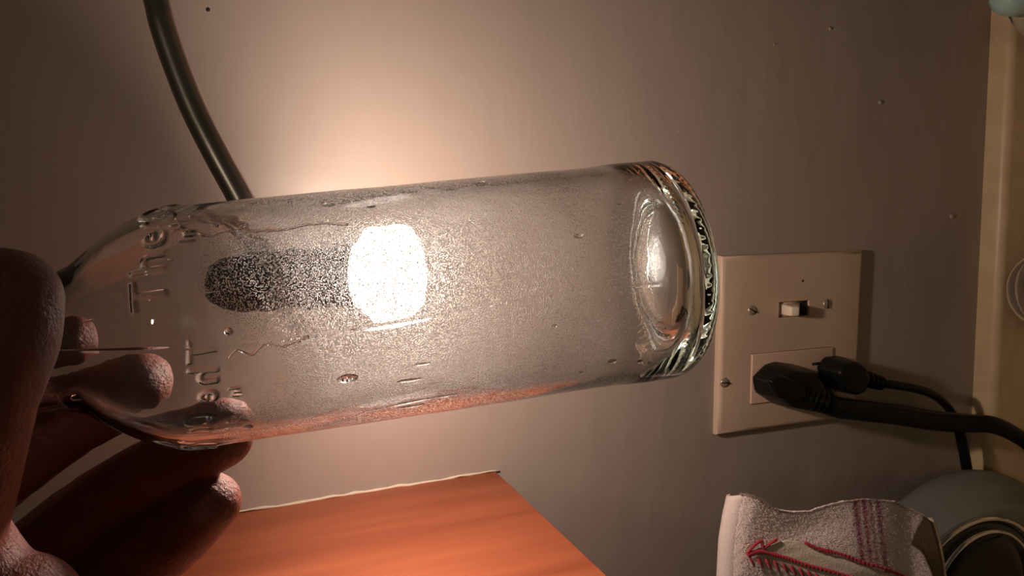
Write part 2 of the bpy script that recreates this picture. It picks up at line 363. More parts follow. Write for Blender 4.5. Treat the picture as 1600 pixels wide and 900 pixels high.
for cu_ in (-19.5, 19.5):
    for (a,b,c,d_) in ((-6.5,-4.9,-3.8,3.8),): pass
    sub('slot', rbox(cu_-4, cu_+4, dc-7.2, dc-5.4, -7.05, -6.5), M_dark, so)
    sub('slot', rbox(cu_-3, cu_+3, dc+5.4, dc+7.0, -7.05, -6.5), M_dark, so)
    sub('slot', rbox(cu_+6.5, cu_+11, dc-2.3, dc+2.3, -7.05, -6.5, bev=0.2), M_dark, so)
for i, (x, y) in enumerate(((1176,485),(1293,475),(1133,598))):
    u, v = loc(x, y)
    M = frame_for(rp(u, v, -5.4), dirw((0,0,-1))); bm = bmesh.new(); lathe(bm, [(3.3,-.3),(3.3,.2),(2.6,.9),(1.4,1.2),(0.01,1.3)], M, 24)
    s = obj('screw', bm, M_screw, t)
    ang = (0.5,1.5,0.1)[i]; bm = bmesh.new(); w = 0.35
    a, b = (3.0*math.cos(ang), 3.0*math.sin(ang)), (-w*math.sin(ang), w*math.cos(ang))
    ring = lambda nn: [rp(u+a[0]+b[0], v+a[1]+b[1], nn), rp(u-a[0]+b[0], v-a[1]+b[1], nn), rp(u-a[0]-b[0], v-a[1]-b[1], nn), rp(u+a[0]-b[0], v+a[1]-b[1], nn)]
    quad_hull(bm, ring(-6.9), ring(-6.2)); sub('screw_slot', bm, M_dark, s)
u, v = loc(1255, 439); bm = bmesh.new(); lathe(bm, [(0.8,0),(0.8,.15),(0.01,.2)], frame_for(rp(u,v,-5.6), dirw((0,0,-1))), 12); obj('fleck', bm, M_dark, t, label='dark fleck on the plate')

# ---------------------------------------------------------------- plugs with cords
def ribs(bm, p, q, r0, r1, n):                        # strain relief: fins on a taper
    p, q = Vector(p), Vector(q); pts, rr = [], []
    for i in range(n*6+1):
        t_ = i/(n*6); pts.append(wv(p.lerp(q, t_))); ph = (i % 6); rr.append((r0+(r1-r0)*t_)*(1.0 if ph in (0,1,2) else 0.72)/1000)
    tube(bm, pts, rr, 16); return bm
def plug_body(outline, n0, n1, bev, taper=0.8):       # outline in picture points at height n
    a = [on(x, y, n0) for x, y in outline]; c = sum(a, Vector())/len(a)
    base = [wv(p) for p in a]; top = [wv(Vector((c[0]+(p[0]-c[0])*taper, c[1]+(p[1]-c[1])*taper, n1))) for p in a]
    bm = bmesh.new(); quad_hull(bm, base, top); bmesh.ops.bevel(bm, geom=bm.edges[:], offset=bev/1000, segments=3, affect='EDGES', profile=0.6, clamp_overlap=True); return bm
t = thing('thick_power_cord', 'thick black power cord whose plug fills the upper half of the socket', 'power cord', on(1215,600,-8))
obj('plug', plug_body([(1172,588),(1192,568),(1208,563),(1236,567),(1252,580),(1262,602),(1256,628),(1232,634),(1205,631),(1176,612)], -7.2, -31, 3.2, 0.82), M_rubber, t)
obj('grip', plug_body([(1195,592),(1215,584),(1245,592),(1258,615),(1240,628),(1210,622)], -30, -34.5, 1.4, 0.86), M_rubber, t)
bm = bmesh.new(); ribs(bm, on(1236,611,-22), on(1290,627,-25), 10.2, 8.2, 6); obj('strain_relief', bm, M_rubber, t)
ctrl = [on(1282,625,-24), on(1305,636,-26), on(1340,641,-28), on(1400,648,-30), on(1455,657,-32), on(1510,661,-36), on(1555,665,-42), on(1600,688,-48), on(1655,730,-62)]
last = ctrl[-1]; ctrl += [Vector((CT-8, last[1]-2, -110)), Vector((CT-8, last[1]-25, -200)), Vector((CT-8, last[1]-80, -330))]
ctrl = [Vector((min(c[0], CT-7.5), c[1], c[2])) for c in ctrl]
pts = crom([tuple(c) for c in ctrl], 8); rr = [6.9 if i < 36 else max(4.8, 6.9-0.08*(i-36)) for i in range(len(pts))]
bm = bmesh.new(); tube(bm, [wv(p) for p in pts], [r/1000 for r in rr], 16); obj('cord', bm, M_rubber, t)
t = thing('thin_power_cord', 'thin black power cord from the lower socket hole, dropping behind the grey appliance', 'power cord', on(1300,585,-8))
obj('plug', plug_body([(1273,572),(1285,556),(1308,554),(1322,564),(1328,582),(1322,604),(1306,612),(1280,604)], -7.2, -28, 3.0, 0.86), M_rubber, t)
bm = bmesh.new(); ribs(bm, on(1316,582,-17), on(1376,599,-18), 7.4, 4.8, 8); obj('strain_relief', bm, M_rubber, t)
ctrl = [on(1368,598,-18), on(1400,602,-19), on(1432,608,-19), on(1462,619,-18), on(1484,640,-18), on(1498,668,-20), on(1506,705,-22), on(1513,745,-22), on(1522,790,-21.5), on(1535,840,-21.5), on(1550,900,-21.5)]
ctrl += [Vector((CT-5, ctrl[-1][1]+20, -21.5))]
ctrl = [Vector((min(c[0], CT-5), c[1], c[2])) for c in ctrl]
path_tube('cord', ctrl, 3.0, M_rubber, t)
bm = bmesh.new(); tube(bm, [wv(p) for p in crom([tuple(c) for c in ctrl[5:]], 8)], 0.0036, 14); obj('cord_jacket', bm, M_rubber, t)

# ---------------------------------------------------------------- lamp
hp0, hp1 = W(338,432,311), W(556,421,311)             # rear and mouth of the head
ax = (hp1-hp0); HL = ax.length
t = thing('gooseneck_lamp', 'lit gooseneck lamp with brushed metal neck, dark head and frosted bulb behind the bottle', 'lamp', (CT, -330, -150))
Mh = frame_for(wv(hp0), dirw(ax))
bm = bmesh.new(); lathe(bm, [(0.01,-2),(6,-1.6),(10,0),(13.0,4),(14.2,9),(14.6,HL-3),(15.4,HL-2),(15.4,HL),(13.5,HL+.2),(13,HL-3),(0.01,HL-3)], Mh, 48); hd = autosmooth(obj('lamp_head', bm, M_head, t), 50)
for z in (HL*0.55, HL*0.62, HL*0.69):
    bm = bmesh.new(); lathe(bm, [(14.3,z-1),(15.1,z-.7),(15.1,z+.7),(14.3,z+1)], Mh, 48); sub('cooling_fin', bm, M_head, hd)
bm = bmesh.new(); lathe(bm, [(0.01,HL-3.2),(11,HL-3.2),(12.5,HL),(18,HL+2.5),(22.2,HL+6),(23.6,HL+11),(23.2,HL+16),(20.5,HL+21),(14,HL+24.5),(6,HL+26),(0.01,HL+26.3)], Mh, 48); gl = obj('bulb', bm, M_globe, t)
bm = bmesh.new(); ball(bm, Mh @ Vector((0,0,(HL+8)/1000)), 0.0075, (1,1,1), 20); sub('lit_core', bm, M_core, gl)
nk = [W(425,408,311), W(408,372,310), W(375,308,309), W(338,240,308), W(303,170,308), W(275,100,308), W(255,40,308), W(238,-20,309)]
e = nk[-1]; print('neck', e, e-nk[-2])
for du_, dv_, dn_ in ((-11,-30,-2), (-12,-62,-6), (0,-96,-12), (28,-124,-20), (72,-142,-28), (130,-150,-36), (220,-152,-46), (320,-151,-56)): nk.append(e+Vector((du_, dv_, dn_)))
nk.append(Vector((CT-14, e[1]-150, e[2]-62))); BASE = nk[-1]
pts = crom([tuple(c) for c in nk], 22); bm = bmesh.new(); rr = []
tube(bm, [wv(p) for p in pts], 0.0051, 20); obj('neck', bm, M_steel, t)
bm = bmesh.new(); tube(bm, [wv(Vector(p)+Vector((0.6,-4.7,-1.0))) for p in pts[30:]], 0.0013, 10); obj('neck_wire', bm, M_steel, t)
bm = bmesh.new(); tube(bm, [wv(nk[0]), wv(W(414,385,310.5))], [0.0052,0.0046], 20); obj('neck_collar', bm, M_steel, t)
bm = bmesh.new(); lathe(bm, [(0.01,-17),(8,-16.5),(12,-12),(55,-8),(60,-4),(60,0),(0.01,0)][::-1], Matrix.Translation(wd(CT,BASE[1],BASE[2])) @ Matrix.Diagonal((1,1,-1,1)), 64); obj('base', bm, M_head, t)

# ---------------------------------------------------------------- bottle
pa, pb = W(300,510,205.5), W(1062,417,233.5)
axm = pb-pa; SL = axm.length; print('bottle body', SL)
A0 = dirw(axm); toc = (wv(CAM)-wv(pa)); xf = (toc - A0*toc.dot(A0)).normalized(); yf = A0.cross(xf)
up_img = dirw(RT @ Vector((0,-1,0)))
sgn = 1 if yf.dot(up_img) > 0 else -1
MB = Matrix.Identity(4); yy = yf*sgn
zf = A0
if xf.cross(yy).dot(zf) < 0: pass
# local frame: X to the camera side, Y = Z x X, Z from the shoulder (0) to the base
for i in range(3): MB[i][0], MB[i][1], MB[i][2] = xf[i], yf[i], zf[i]
MB.translation = wv(pa)
print('sgn', sgn)
t = thing('glass_bottle', 'clear embossed glass bottle, fogged inside, held sideways by its neck in front of the lamp', 'bottle', None, mw=MB)
PR = [(-76,16.0),(-74.5,17.4),(-72,17.6),(-69,17.4),(-67.5,16.2),(-65,15.6),(-58,15.8),(-50,16.2),(-40,16.6),(-33,17.0),(-29,17.8),(-25.5,19.4),(-22,21.8),(-18,24.6),(-14,27.0),(-10,28.8),(-6,30.0),(-2,30.8),(3,31.1),(12,31.1),(60,31.2),(110,31.2),(118,31.6),(SL-9,31.6)]
def interp(P, s):
    if s <= P[0][0]: return P[0][1]
    for i in range(len(P)-1):
        if s <= P[i+1][0]:
            a = P[max(i-1,0)]; b = P[i]; c = P[i+1]; d = P[min(i+2,len(P)-1)]; h = c[0]-b[0]; t_ = (s-b[0])/h
            m0 = (c[1]-a[1])/(c[0]-a[0])*h if i > 0 else (c[1]-b[1]); m1 = (d[1]-b[1])/(d[0]-b[0])*h
            return (2*t_**3-3*t_**2+1)*b[1]+(t_**3-2*t_**2+t_)*m0+(-2*t_**3+3*t_**2)*c[1]+(t_**3-t_**2)*m1
    return P[-1][1]
# raised lettering: distance to the letters' outline in a flat layout, wrapped round the shoulder
def text_bvh(body, size):
    cu_ = bpy.data.curves.new('lettering', 'FONT'); cu_.body = body; cu_.size = size; cu_.offset = -0.012*size; cu_.space_character = 1.12
    to = bpy.data.objects.new('lettering', cu_); C.objects.link(to); dg = bpy.context.evaluated_depsgraph_get()
    ev = to.evaluated_get(dg); me = ev.to_mesh(); vs_ = [v.co.copy() for v in me.vertices]; ps = [list(p.vertices) for p in me.polygons]
    w = max(v.x for v in vs_); ev.to_mesh_clear(); bpy.data.objects.remove(to); return BVHTree.FromPolygons(vs_, ps), w
TB, TW = text_bvh('The Only', 11.0); T2, TW2 = text_bvh('In', 5.0)
def letter(phi, s):
    if not -15 < s < 9: return 0.0
    h = 0.0
    for st in (8, 189):
        x = ((phi-st) % 360)*TW/100.0; y = -(s-0.8)*1.0
        if x > TW+3: continue
        r = TB.find_nearest(Vector((x, y, 0)), 0.5)
        if r[0] is not None: h = max(h, 1-r[3]/0.5)
        if s > 2:
            x2 = ((phi-(st+30)) % 360)*0.5
            r = T2.find_nearest(Vector((x2, -(s-7.0), 0)), 0.4)
            if r[0] is not None: h = max(h, 0.7*(1-r[3]/0.4))
    return h*h*(3-2*h)
NA = 640; rows = []
s = -76.0; S = []
while s < SL-9:
    S.append(s); s += 0.42 if -16 < s < 9 else (1.0 if s < -21 else 2.5)
S.append(SL-9)
bm = bmesh.new(); rings = []
cosv = [(math.cos(2*PI*k/NA), math.sin(2*PI*k/NA)) for k in range(NA)]
def ringv(fr, z):                                     # fr(phi index) -> radius
    return [Vector((fr(k)*cosv[k][0]/1000, fr(k)*cosv[k][1]/1000, z(k)/1000 if callable(z) else z/1000)) for k in range(NA)]
def wav(k, s, amp, sc_): return amp*noise.noise(Vector((cosv[k][0]*sc_, cosv[k][1]*sc_, s*0.045*sc_)))
def seam(k, s):
    d = min(abs(((360*k/NA) - a + 180) % 360 - 180) for a in (8+6*math.sin(s*0.05)*0.4, 197))
    return 0.13*max(0, 1-d/0.9)
for s in S:
    r0 = interp(PR, s)
    rings.append(ringv(lambda k, s=s, r0=r0: r0 + wav(k, s, 0.16 if s > -25 else 0.06, 1.6) + 0.55*letter(360*k/NA*sgn % 360, s) + (seam(k, s) if s < 116 else 0), s))
# heel with its ring of nubs, then the push-up
for i in range(1, 17):
    a = i/16*PI/2; r = 31.6-9.5*(1-math.cos(a)); z = SL-9+9.0*math.sin(a)
    nub = 0.0
    rings.append(ringv(lambda k, r=r, i=i: r + (0.09*max(0, math.sin(k/NA*2*PI*80)) if 4 <= i <= 8 else 0) + wav(k, z, 0.05, 2), z))
for r, z in ((20.5,SL-0.3),(19.0,SL-1.6),(17,SL-3.2),(13,SL-4.6),(8,SL-5.4),(3,SL-5.8)): rings.append(ringv(lambda k, r=r: r, z))
outer_n = len(rings)
rings.append(ringv(lambda k: 0.05, SL-5.85))
# inner surface, from the base back to the mouth
IN = []
for r, z in ((0.05,SL-10.4),(4,SL-10.3),(9,SL-9.8),(14,SL-9.0),(18,SL-7.8),(21.5,SL-6.2),(24,SL-5.9),(26.3,SL-7.4),(28.0,SL-10),(28.7,SL-14.5)): IN.append(ringv(lambda k, r=r, z=z: r + (wav(k, z, 0.7, 1.4) if r > 3 else 0), z))
s = SL-19
while s > -75:
    r0 = interp(PR, s) - (2.6 if s > -20 else (2.6+0.6*min(1, (-20-s)/8)))
    IN.append(ringv(lambda k, s=s, r0=r0: r0 + wav(k, s+300, 0.25, 1.3), s)); s -= 2.2
IN.append(ringv(lambda k: 13.6, -75.6))
ly = bm.verts.layers.float.new('inner'); vr = [[bm.verts.new(p) for p in r] for r in rings]; vi = [[bm.verts.new(p) for p in r] for r in IN]
for r in vi:
    for v in r: v[ly] = 1.0
def skin(A, B, mi):
    for k in range(NA):
        f = bm.faces.new((A[k], A[(k+1)%NA], B[(k+1)%NA], B[k])); pass
for a, b in zip(vr[:-1], vr[1:]): skin(a, b, 0)
bm.faces.new(vr[-1])
for a, b in zip(vi[:-1], vi[1:]): skin(a, b, 1)
bm.faces.new(vi[0][::-1])
skin(vi[-1], vr[0], 0)
bm.normal_update()
# outward test: outer wall faces must point away from the axis
bm.faces.ensure_lookup_table(); fr = bm.faces[NA*20]; c = fr.calc_center_median()
if fr.normal.dot(Vector((c.x, c.y, 0))) < 0: bmesh.ops.reverse_faces(bm, faces=bm.faces[:])
bt = obj('bottle_body', bm, M_gl, t, local=True)
# beads of water on the glass
def bead(phi, s, a, b, hgt, inner=False):
    r = interp(PR, s)/1000 - (0.0026 if inner else 0); ph = math.radians(phi)*sgn
    n_ = Vector((math.cos(ph), math.sin(ph), 0)); tt = Vector((-math.sin(ph), math.cos(ph), 0))
    c = n_*r + Vector((0,0,s/1000)); bm = bmesh.new(); bmesh.ops.create_uvsphere(bm, u_segments=20, v_segments=12, radius=1)
    for v in bm.verts:
        x, y, z = v.co; w = 1+0.12*noise.noise(v.co*1.3+Vector((phi,s,0))); v.co = c + tt*(x*a*w/1000) + Vector((0,0,y*b*w/1000)) + n_*(z*hgt/1000*(-1 if inner else 1)*(1 if z > 0 else 0.3))
    return bm
for phi, s, a, b, h in ((-32,37.5,1.2,2.4,.9),(20,97,.7,1.2,.5),(-4,13,.9,1.0,.5),(50,48,.6,1.1,.5),(63,77,.8,1.3,.6),(12,64,.5,.8,.4),(-20,88,.5,.6,.4),(-45,104,.9,1.2,.6),(-50,96,.6,.7,.4),(-38,52,.5,3.2,.4),(-30,55,.4,2.4,.35),(-58,52,.6,3.6,.4),(-55,13,.9,1.2,.6),(-48,9,.7,.6,.5),(-40,-24,1.0,1.5,.6),(-30,-30,.6,.8,.4),(55,38,.7,1.6,.5),(-48,112,.8,.9,.5),(30,2,.4,.6,.3),(66,20,.5,.8,.3),(66,28,.4,.9,.3),(-10,40,.35,.5,.3),(35,110,.4,.9,.3)):
    obj('water_droplet', bead(phi, s, a, b, h), M_water, t, local=True)
# wet film torn along its edge, on the inside
def film(pts, w):
    bm = bmesh.new(); P = crom(pts, 8); q = []
    for phi, s in P:
        r = interp(PR, s)/1000-0.0026; ph = math.radians(phi)*sgn; q.append(Vector((r*math.cos(ph), r*math.sin(ph), s/1000)))
    tube(bm, q, [w*(0.6+0.8*abs(noise.noise(p*900)))/1000 for p in q], 8); return bm
for P, w in (([(60,2),(52,4),(47,7),(44,10),(46,14),(44,20),(43,27),(45,34),(42,42)],.45), ([(-16,12),(-13,14),(-16,17),(-12,20),(-14,24),(-11,30)],.35), ([(62,5),(56,8),(50,12)],.4), ([(-62,40),(-58,52),(-57,64)],.5)):
    obj('water_streak', film(P, w), M_water, t, local=True)

# ---------------------------------------------------------------- hand
def chain(bm, pts, n=22, k=7, joints=()):
    P = crom([tuple(W(x, y, D)) + (r,) for x, y, D, r in pts], k)
    rad = []
    for i, p in enumerate(P):
        r = p[3]
        for j in joints:
            d = i/k - j; r *= 1 - 0.045*math.exp(-(d/0.10)**2) + 0.03*math.exp(-(d/0.3)**2)
        rad.append(r/1000)
    bm2 = bmesh.new(); tube(bm2, [wv(p[:3]) for p in P], rad, n, round_ends=True)
    me = bpy.data.meshes.new('t'); bm2.to_mesh(me); bm2.free(); bm.from_mesh(me); bpy.data.meshes.remove(me)
FING = {
 'thumb': [(-190,1000,196,18),(-110,830,178,15),(-62,700,168,12.6),(-34,620,165,11.2),(-6,530,165,11.9),(8,470,166,11.2)],
 'index': [(-330,900,228,11.5),(-210,760,238,10.5),(-90,640,238,9.2),(20,565,233,8.9),(108,531,228,8.3)],
 'middle': [(-260,940,222,12),(-90,812,236,10.8),(12,734,242,10.4),(113,657,242,10.8),(214,606,236,10.4)],
 'ring': [(-120,1010,225,13),(30,885,246,11.4),(140,800,250,11.2),(245,735,246,10.6),(345,682,238,9.6)],
 'little': [(-20,1070,228,13),(112,962,248,12.2),(196,892,252,12),(270,838,250,11),(331,784,245,9.0)],
}
bm = bmesh.new()
chain(bm, FING['thumb'], joints=(3,)); chain(bm, FING['index'], joints=(2,3)); chain(bm, FING['middle'], joints=(2,3)); chain(bm, FING['ring'], joints=(2,3)); chain(bm, FING['little'], joints=(2,3))
chain(bm, [(22,968,186,15.5),(-70,1010,190,18),(-190,1060,196,21)])            # ball of the thumb
chain(bm, [(5,962,188,13),(-60,900,184,14),(-105,835,180,14)]); chain(bm, [(10,975,190,14),(-60,1000,206,15),(-130,1015,222,15)]); chain(bm, [(-20,985,190,16),(-110,960,190,18),(-180,1000,196,19)])
chain(bm, [(-330,905,222,15),(-380,1000,200,20)]); chain(bm, [(-255,945,218,15),(-330,1050,200,22)]); chain(bm, [(-110,1020,222,16),(-240,1100,206,22)]); chain(bm, [(-10,1080,225,15),(-190,1130,208,22)])
chain(bm, [(-190,1010,196,20),(-330,1040,200,24)]); chain(bm, [(-200,1120,206,23),(-400,1080,200,24)])
wr = [W(-330,1060,202), W(-460,1060,200)]; e = wr[-1]; d3 = Vector((-0.86,0.10,-0.50)).normalized()
P = [tuple(wr[0])+(25,), tuple(wr[1])+(26,)] + [tuple(e + d3*q_)+(r_,) for q_, r_ in ((45,26),(110,30),(200,36),(290,40))]
P = crom(P, 6); b2 = bmesh.new(); tube(b2, [wv(p[:3]) for p in P], [p[3]/1000 for p in P], 28, round_ends=True)
me = bpy.data.meshes.new('t'); b2.to_mesh(me); b2.free(); bm.from_mesh(me)
me = bpy.data.meshes.new('hand_src'); bm.to_mesh(me); bm.free(); src = bpy.data.objects.new('hand_src', me); C.objects.link(src)
md = src.modifiers.new('r', 'REMESH'); md.mode = 'VOXEL'; md.voxel_size = 0.0009
ms = src.modifiers.new('s', 'SMOOTH'); ms.iterations = 9; ms.factor = 0.5
ev = src.evaluated_get(bpy.context.evaluated_depsgraph_get()); bm = bmesh.new(); bm.from_mesh(ev.to_mesh()); ev.to_mesh_clear(); bpy.data.objects.remove(src)
t = thing('person', 'bare left hand, dim reddish skin, thumb and four fingers gripping the bottle neck', 'hand', W(-330,1040,200))
skin_o = obj('hand', bm, M_skin, t)
def nail(chain_pts, side, w=5.2, l=6.5):             # a curved nail plate let into the back of the last joint
    a = wv(W(*chain_pts[-2][:3])); b = wv(W(*chain_pts[-1][:3])); r = chain_pts[-1][3]/1000; tt = (b-a).normalized()
    nn = (side - tt*side.dot(tt)).normalized(); xx = tt.cross(nn); bm = bmesh.new(); g = []
    for j in range(9):
        row = []
        for i in range(9):
            p = (i/8*2-1); q_ = (j/8*2-1); an = p*0.5*math.sqrt(max(0.15, 1-0.35*q_*q_*(1 if q_ > 0 else .6)))
            row.append(b + tt*(q_*l/2000-0.0008) + (nn*math.cos(an)+xx*math.sin(an))*(r*1.0 - 0.0010*max(0,q_)**2))
        g.append(row)
    top = [[bm.verts.new(p) for p in row] for row in g]
    for j in range(8):
        for i in range(8): bm.faces.new((top[j][i], top[j][i+1], top[j+1][i+1], top[j+1][i]))
    bmesh.ops.recalc_face_normals(bm, faces=bm.faces[:]); bmesh.ops.solidify(bm, geom=bm.faces[:], thickness=0.0005); return bm
away = dirw(RT @ Vector((0,0,1)))
for k_ in ('index','middle','ring','little'): obj('fingernail', nail(FING[k_], away), M_nail, t)
obj('fingernail', nail(FING['thumb'], dirw(RT @ Vector((-1,0,-0.25))), l=9), M_nail, t)

# ---------------------------------------------------------------- towel over a bar fixed under the cabinet
TN = -99.0
ytop = [(1128,772),(1150,772),(1166,773),(1185,779),(1200,790),(1215,798),(1240,801),(1265,800),(1290,791),(1320,784),(1350,781),(1380,783),(1400,785),(1420,796),(1444,807),(1460,818),(1480,838)]
def lin(P, x):
    if x <= P[0][0]: return P[0][1]
    for (a, b), (c, d) in zip(P[:-1], P[1:]):
        if x <= c: return b+(d-b)*(x-a)/(c-a)
    return P[-1][1]
left = [(772,1156),(800,1149),(840,1142),(900,1138),(1100,1130)]
hemF = [(806,1444),(830,1431),(852,1423),(862,1441),(890,1455),(930,1466),(1000,1462),(1100,1455)]
hemB = [(812,1456),(840,1466),(870,1472),(900,1476),(1000,1478),(1100,1470)]
t = thing('dish_towel', 'white terry dish towel with red embroidery and woven red stripes, hanging over a bar', 'towel', on(1132,900,TN))
def stripe(x, y):
    sx = x - 0.12*(y-780); return sum(w_*math.exp(-((sx-c_)/s_)**2) for c_, s_, w_ in ((1336,5,1.3),(1349,4.5,1.2),(1359,3,.9),(1371,4.5,1.1)))
def sheet(hem, n_off, rip, NX=110, NY=90, thick=1.6, ymax=1090):
    bm = bmesh.new(); lay = bm.verts.layers.float.new('stripe'); g = []
    for j in range(NY+1):
        row = []
        for i in range(NX+1):
            a = i/NX; b = j/NY
            y = 800 + b*(ymax-800)
            for _ in range(3):
                x = lin(left, y)*(1-a) + lin(hem, y)*a; y = lin(ytop, x) + b*(ymax-lin(ytop, x))
            nn = n_off + rip(x, y); nn += 0.35*noise.noise(Vector((x*.15, y*.15, 0)))
            edge = 1 if (j == 0) else 0
            p = on(x + 0.9*noise.noise(Vector((x*.3,y*.3,3))), y + edge*1.6*noise.noise(Vector((x*.5,0,9))), nn)
            v = bm.verts.new(wv(p))
            v[lay] = stripe(x, y)
            row.append(v)
        g.append(row)
    for j in range(NY):
        for i in range(NX): bm.faces.new((g[j][i], g[j][i+1], g[j+1][i+1], g[j+1][i]))
    bmesh.ops.recalc_face_normals(bm, faces=bm.faces[:]); bm.normal_update(); bm.faces.ensure_lookup_table()
    if bm.faces[0].normal.dot(dirw((0,0,-1))) < 0: bmesh.ops.reverse_faces(bm, faces=bm.faces[:])
    return bm, g
ripF = lambda x, y: 4.5*max(0, 1-(x-lin(left,y))/34)**2 - 24*max(0,(x-1140)/300) + 1.6*math.sin((x-1130)/58 + (y-800)/160) + 2.5*math.exp(-((x-1420)/30)**2) + 1.6*math.exp(-((x-1260)/45)**2-((y-825)/22)**2)
bm, _ = sheet(hemF, TN, ripF); o = obj('front_layer', bm, M_towel, t)
md = o.modifiers.new('thick', 'SOLIDIFY'); md.thickness = 0.0016; md.offset = -1
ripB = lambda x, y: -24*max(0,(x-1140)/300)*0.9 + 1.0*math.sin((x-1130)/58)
bm, _ = sheet(hemB, TN+14, ripB, NX=60, NY=50); o = obj('back_layer', bm, M_brown, t, label='reverse of the towel, its shade coloured brown, showing past the front hem')
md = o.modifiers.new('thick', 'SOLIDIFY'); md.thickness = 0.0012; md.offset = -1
pts = []; 
for j in range(60):
    y = 812 + j*4.6; x = lin(hemB, y)-3; pts.append(wv(on(x+1.2*noise.noise(Vector((y*.2,0,0))), y, TN+14-2.2)))
bm = bmesh.new(); tube(bm, pts, [0.0021*(1+.25*noise.noise(Vector((i*.6,4,0)))) for i in range(60)], 10); obj('hem', bm, M_hem, t, label='cream rolled hem at the lower edge')
# fold over the bar
bm = bmesh.new(); g = []
for j in range(41):
    row = []
    y = 772 + j*8
    x = lin(left, y)
    pF = on(x, y, TN+ripF(x, y)); pB = on(x, y, TN+14+ripB(x, y)); c = (pF+pB)/2; r = (pB-pF).length/2
    for i in range(9):
        a = PI*i/8; row.append(bm.verts.new(wd(c[0]-r*0.9*math.sin(a), c[1]*1.0+(pF[1]-c[1])*math.cos(a), c[2]-r*math.cos(a))))
    g.append(row)
for j in range(40):
    for i in range(8): bm.faces.new((g[j][i], g[j][i+1], g[j+1][i+1], g[j+1][i]))
o = obj('fold', bm, M_towel, t); md = o.modifiers.new('thick', 'SOLIDIFY'); md.thickness = 0.0014; md.offset = 0
# cut-out patch and its stitched outline
patch = [(1170,868),(1182,857),(1205,851),(1228,843),(1250,846),(1262,853),(1290,864),(1325,876),(1352,884),(1385,895),(1420,906),(1440,930),(1360,935),(1290,915),(1235,892),(1200,872),(1180,866)]
bm = bmesh.new(); a = [bm.verts.new(wv(on(x, y, TN+ripF(x,y)-1.0))) for x, y in patch]; f = bm.faces.new(a)
bmesh.ops.triangulate(bm, faces=[f]); bmesh.ops.subdivide_edges(bm, edges=bm.edges[:], cuts=3, use_grid_fill=True)
if sum(f_.normal.dot(dirw((0,0,-1))) for f_ in bm.faces) < 0: bmesh.ops.reverse_faces(bm, faces=bm.faces[:])
pa_ = obj('applique_patch', bm, M_patch, t, label='cream cloth patch stitched on in red'); md = pa_.modifiers.new('thick', 'SOLIDIFY'); md.thickness = 0.0006; md.offset = 1
def stitch(x0, y0, x1, y1, w=0.75, h=-1.9):
    bm = bmesh.new(); P = []
    for i in range(5):
        s_ = i/4; x = x0+(x1-x0)*s_; y = y0+(y1-y0)*s_; P.append(wv(on(x, y, TN+ripF(x,y)+h-0.6*math.sin(PI*s_))))
    tube(bm, P, [w*.5/1000, w/1000, w/1000, w/1000, w*.5/1000], 6, round_ends=False); return bm
lines = [([(1168,864),(1180,851),(1190,845),(1193,856),(1204,849),(1213,843)], 0), ([(1258,848),(1280,857),(1310,864),(1345,877),(1385,889),(1405,897),(1440,912)], 1), ([(1168,866),(1185,861),(1205,865),(1230,872),(1262,883),(1300,893),(1340,905)], 2)]
for P, kind_ in lines:
    L_ = crom(P, 6)
    for (x0,y0),(x1,y1) in zip(L_[:-1], L_[1:]):
        j = random.uniform(-1.5,1.5); obj('stitch', stitch(x0-1, y0+j, x1+1, y1-j), M_red, t)
        if kind_ == 1: obj('stitch', stitch(x0, y0-1, x0+7, y0+5+j), M_red, t)
        if kind_ == 2: obj('stitch', stitch(x0-1, y0-2.5, x0+4, y0+4, 0.9), M_red, t)
for i in range(9):
    x = 1170+i*13; y = 868+i*2.2 + i*i*0.15; obj('stitch', stitch(x, y, x+9, y+17), M_red, t)
# pile fibres
bm = bmesh.new(); lay = bm.verts.layers.float.new('stripe')
for i in range(15000):
    x = random.uniform(1136,1446); b = random.random()**2.2; yt = lin(ytop, x); y = yt + b*130
    if x > lin(hemF, y) or x < lin(left, y): continue
    p = wv(on(x, y, TN+ripF(x,y)-0.2)); dd = Vector((random.uniform(-1,1), random.uniform(-1.2,0.2), random.uniform(-1,1))).normalized()*random.uniform(.3,.8)/1000
    if b < 0.03: dd += dirw((0,-1,0))*0.0011
    s_ = dd.cross(Vector((.3,.5,.8))).normalized()*0.00014
    tv = [bm.verts.new(p-s_), bm.verts.new(p+s_), bm.verts.new(p+dd)]; bm.faces.new(tv)
    for v in tv: v[lay] = stripe(x, y)
obj('terry_pile', bm, M_towel, t, kind='stuff')
c0 = on(1140, 860, TN+7)
t = thing('towel_bar', 'metal bar under the wall cabinet inside the fold of the towel', 'towel bar', (c0[0], 190, c0[2]))
bm = bmesh.new(); tube(bm, [wd(c0[0]+2, 82, c0[2]), wd(c0[0]+2, 420, c0[2])], 0.0035, 14, round_ends=True); obj('bar', bm, M_steel, t)
for vv in (240, 415): obj('bracket', box(cu-8.2, c0[0]+3, vv, vv+4, c0[2]-6, c0[2]+6, bev=.6), M_steel, t)

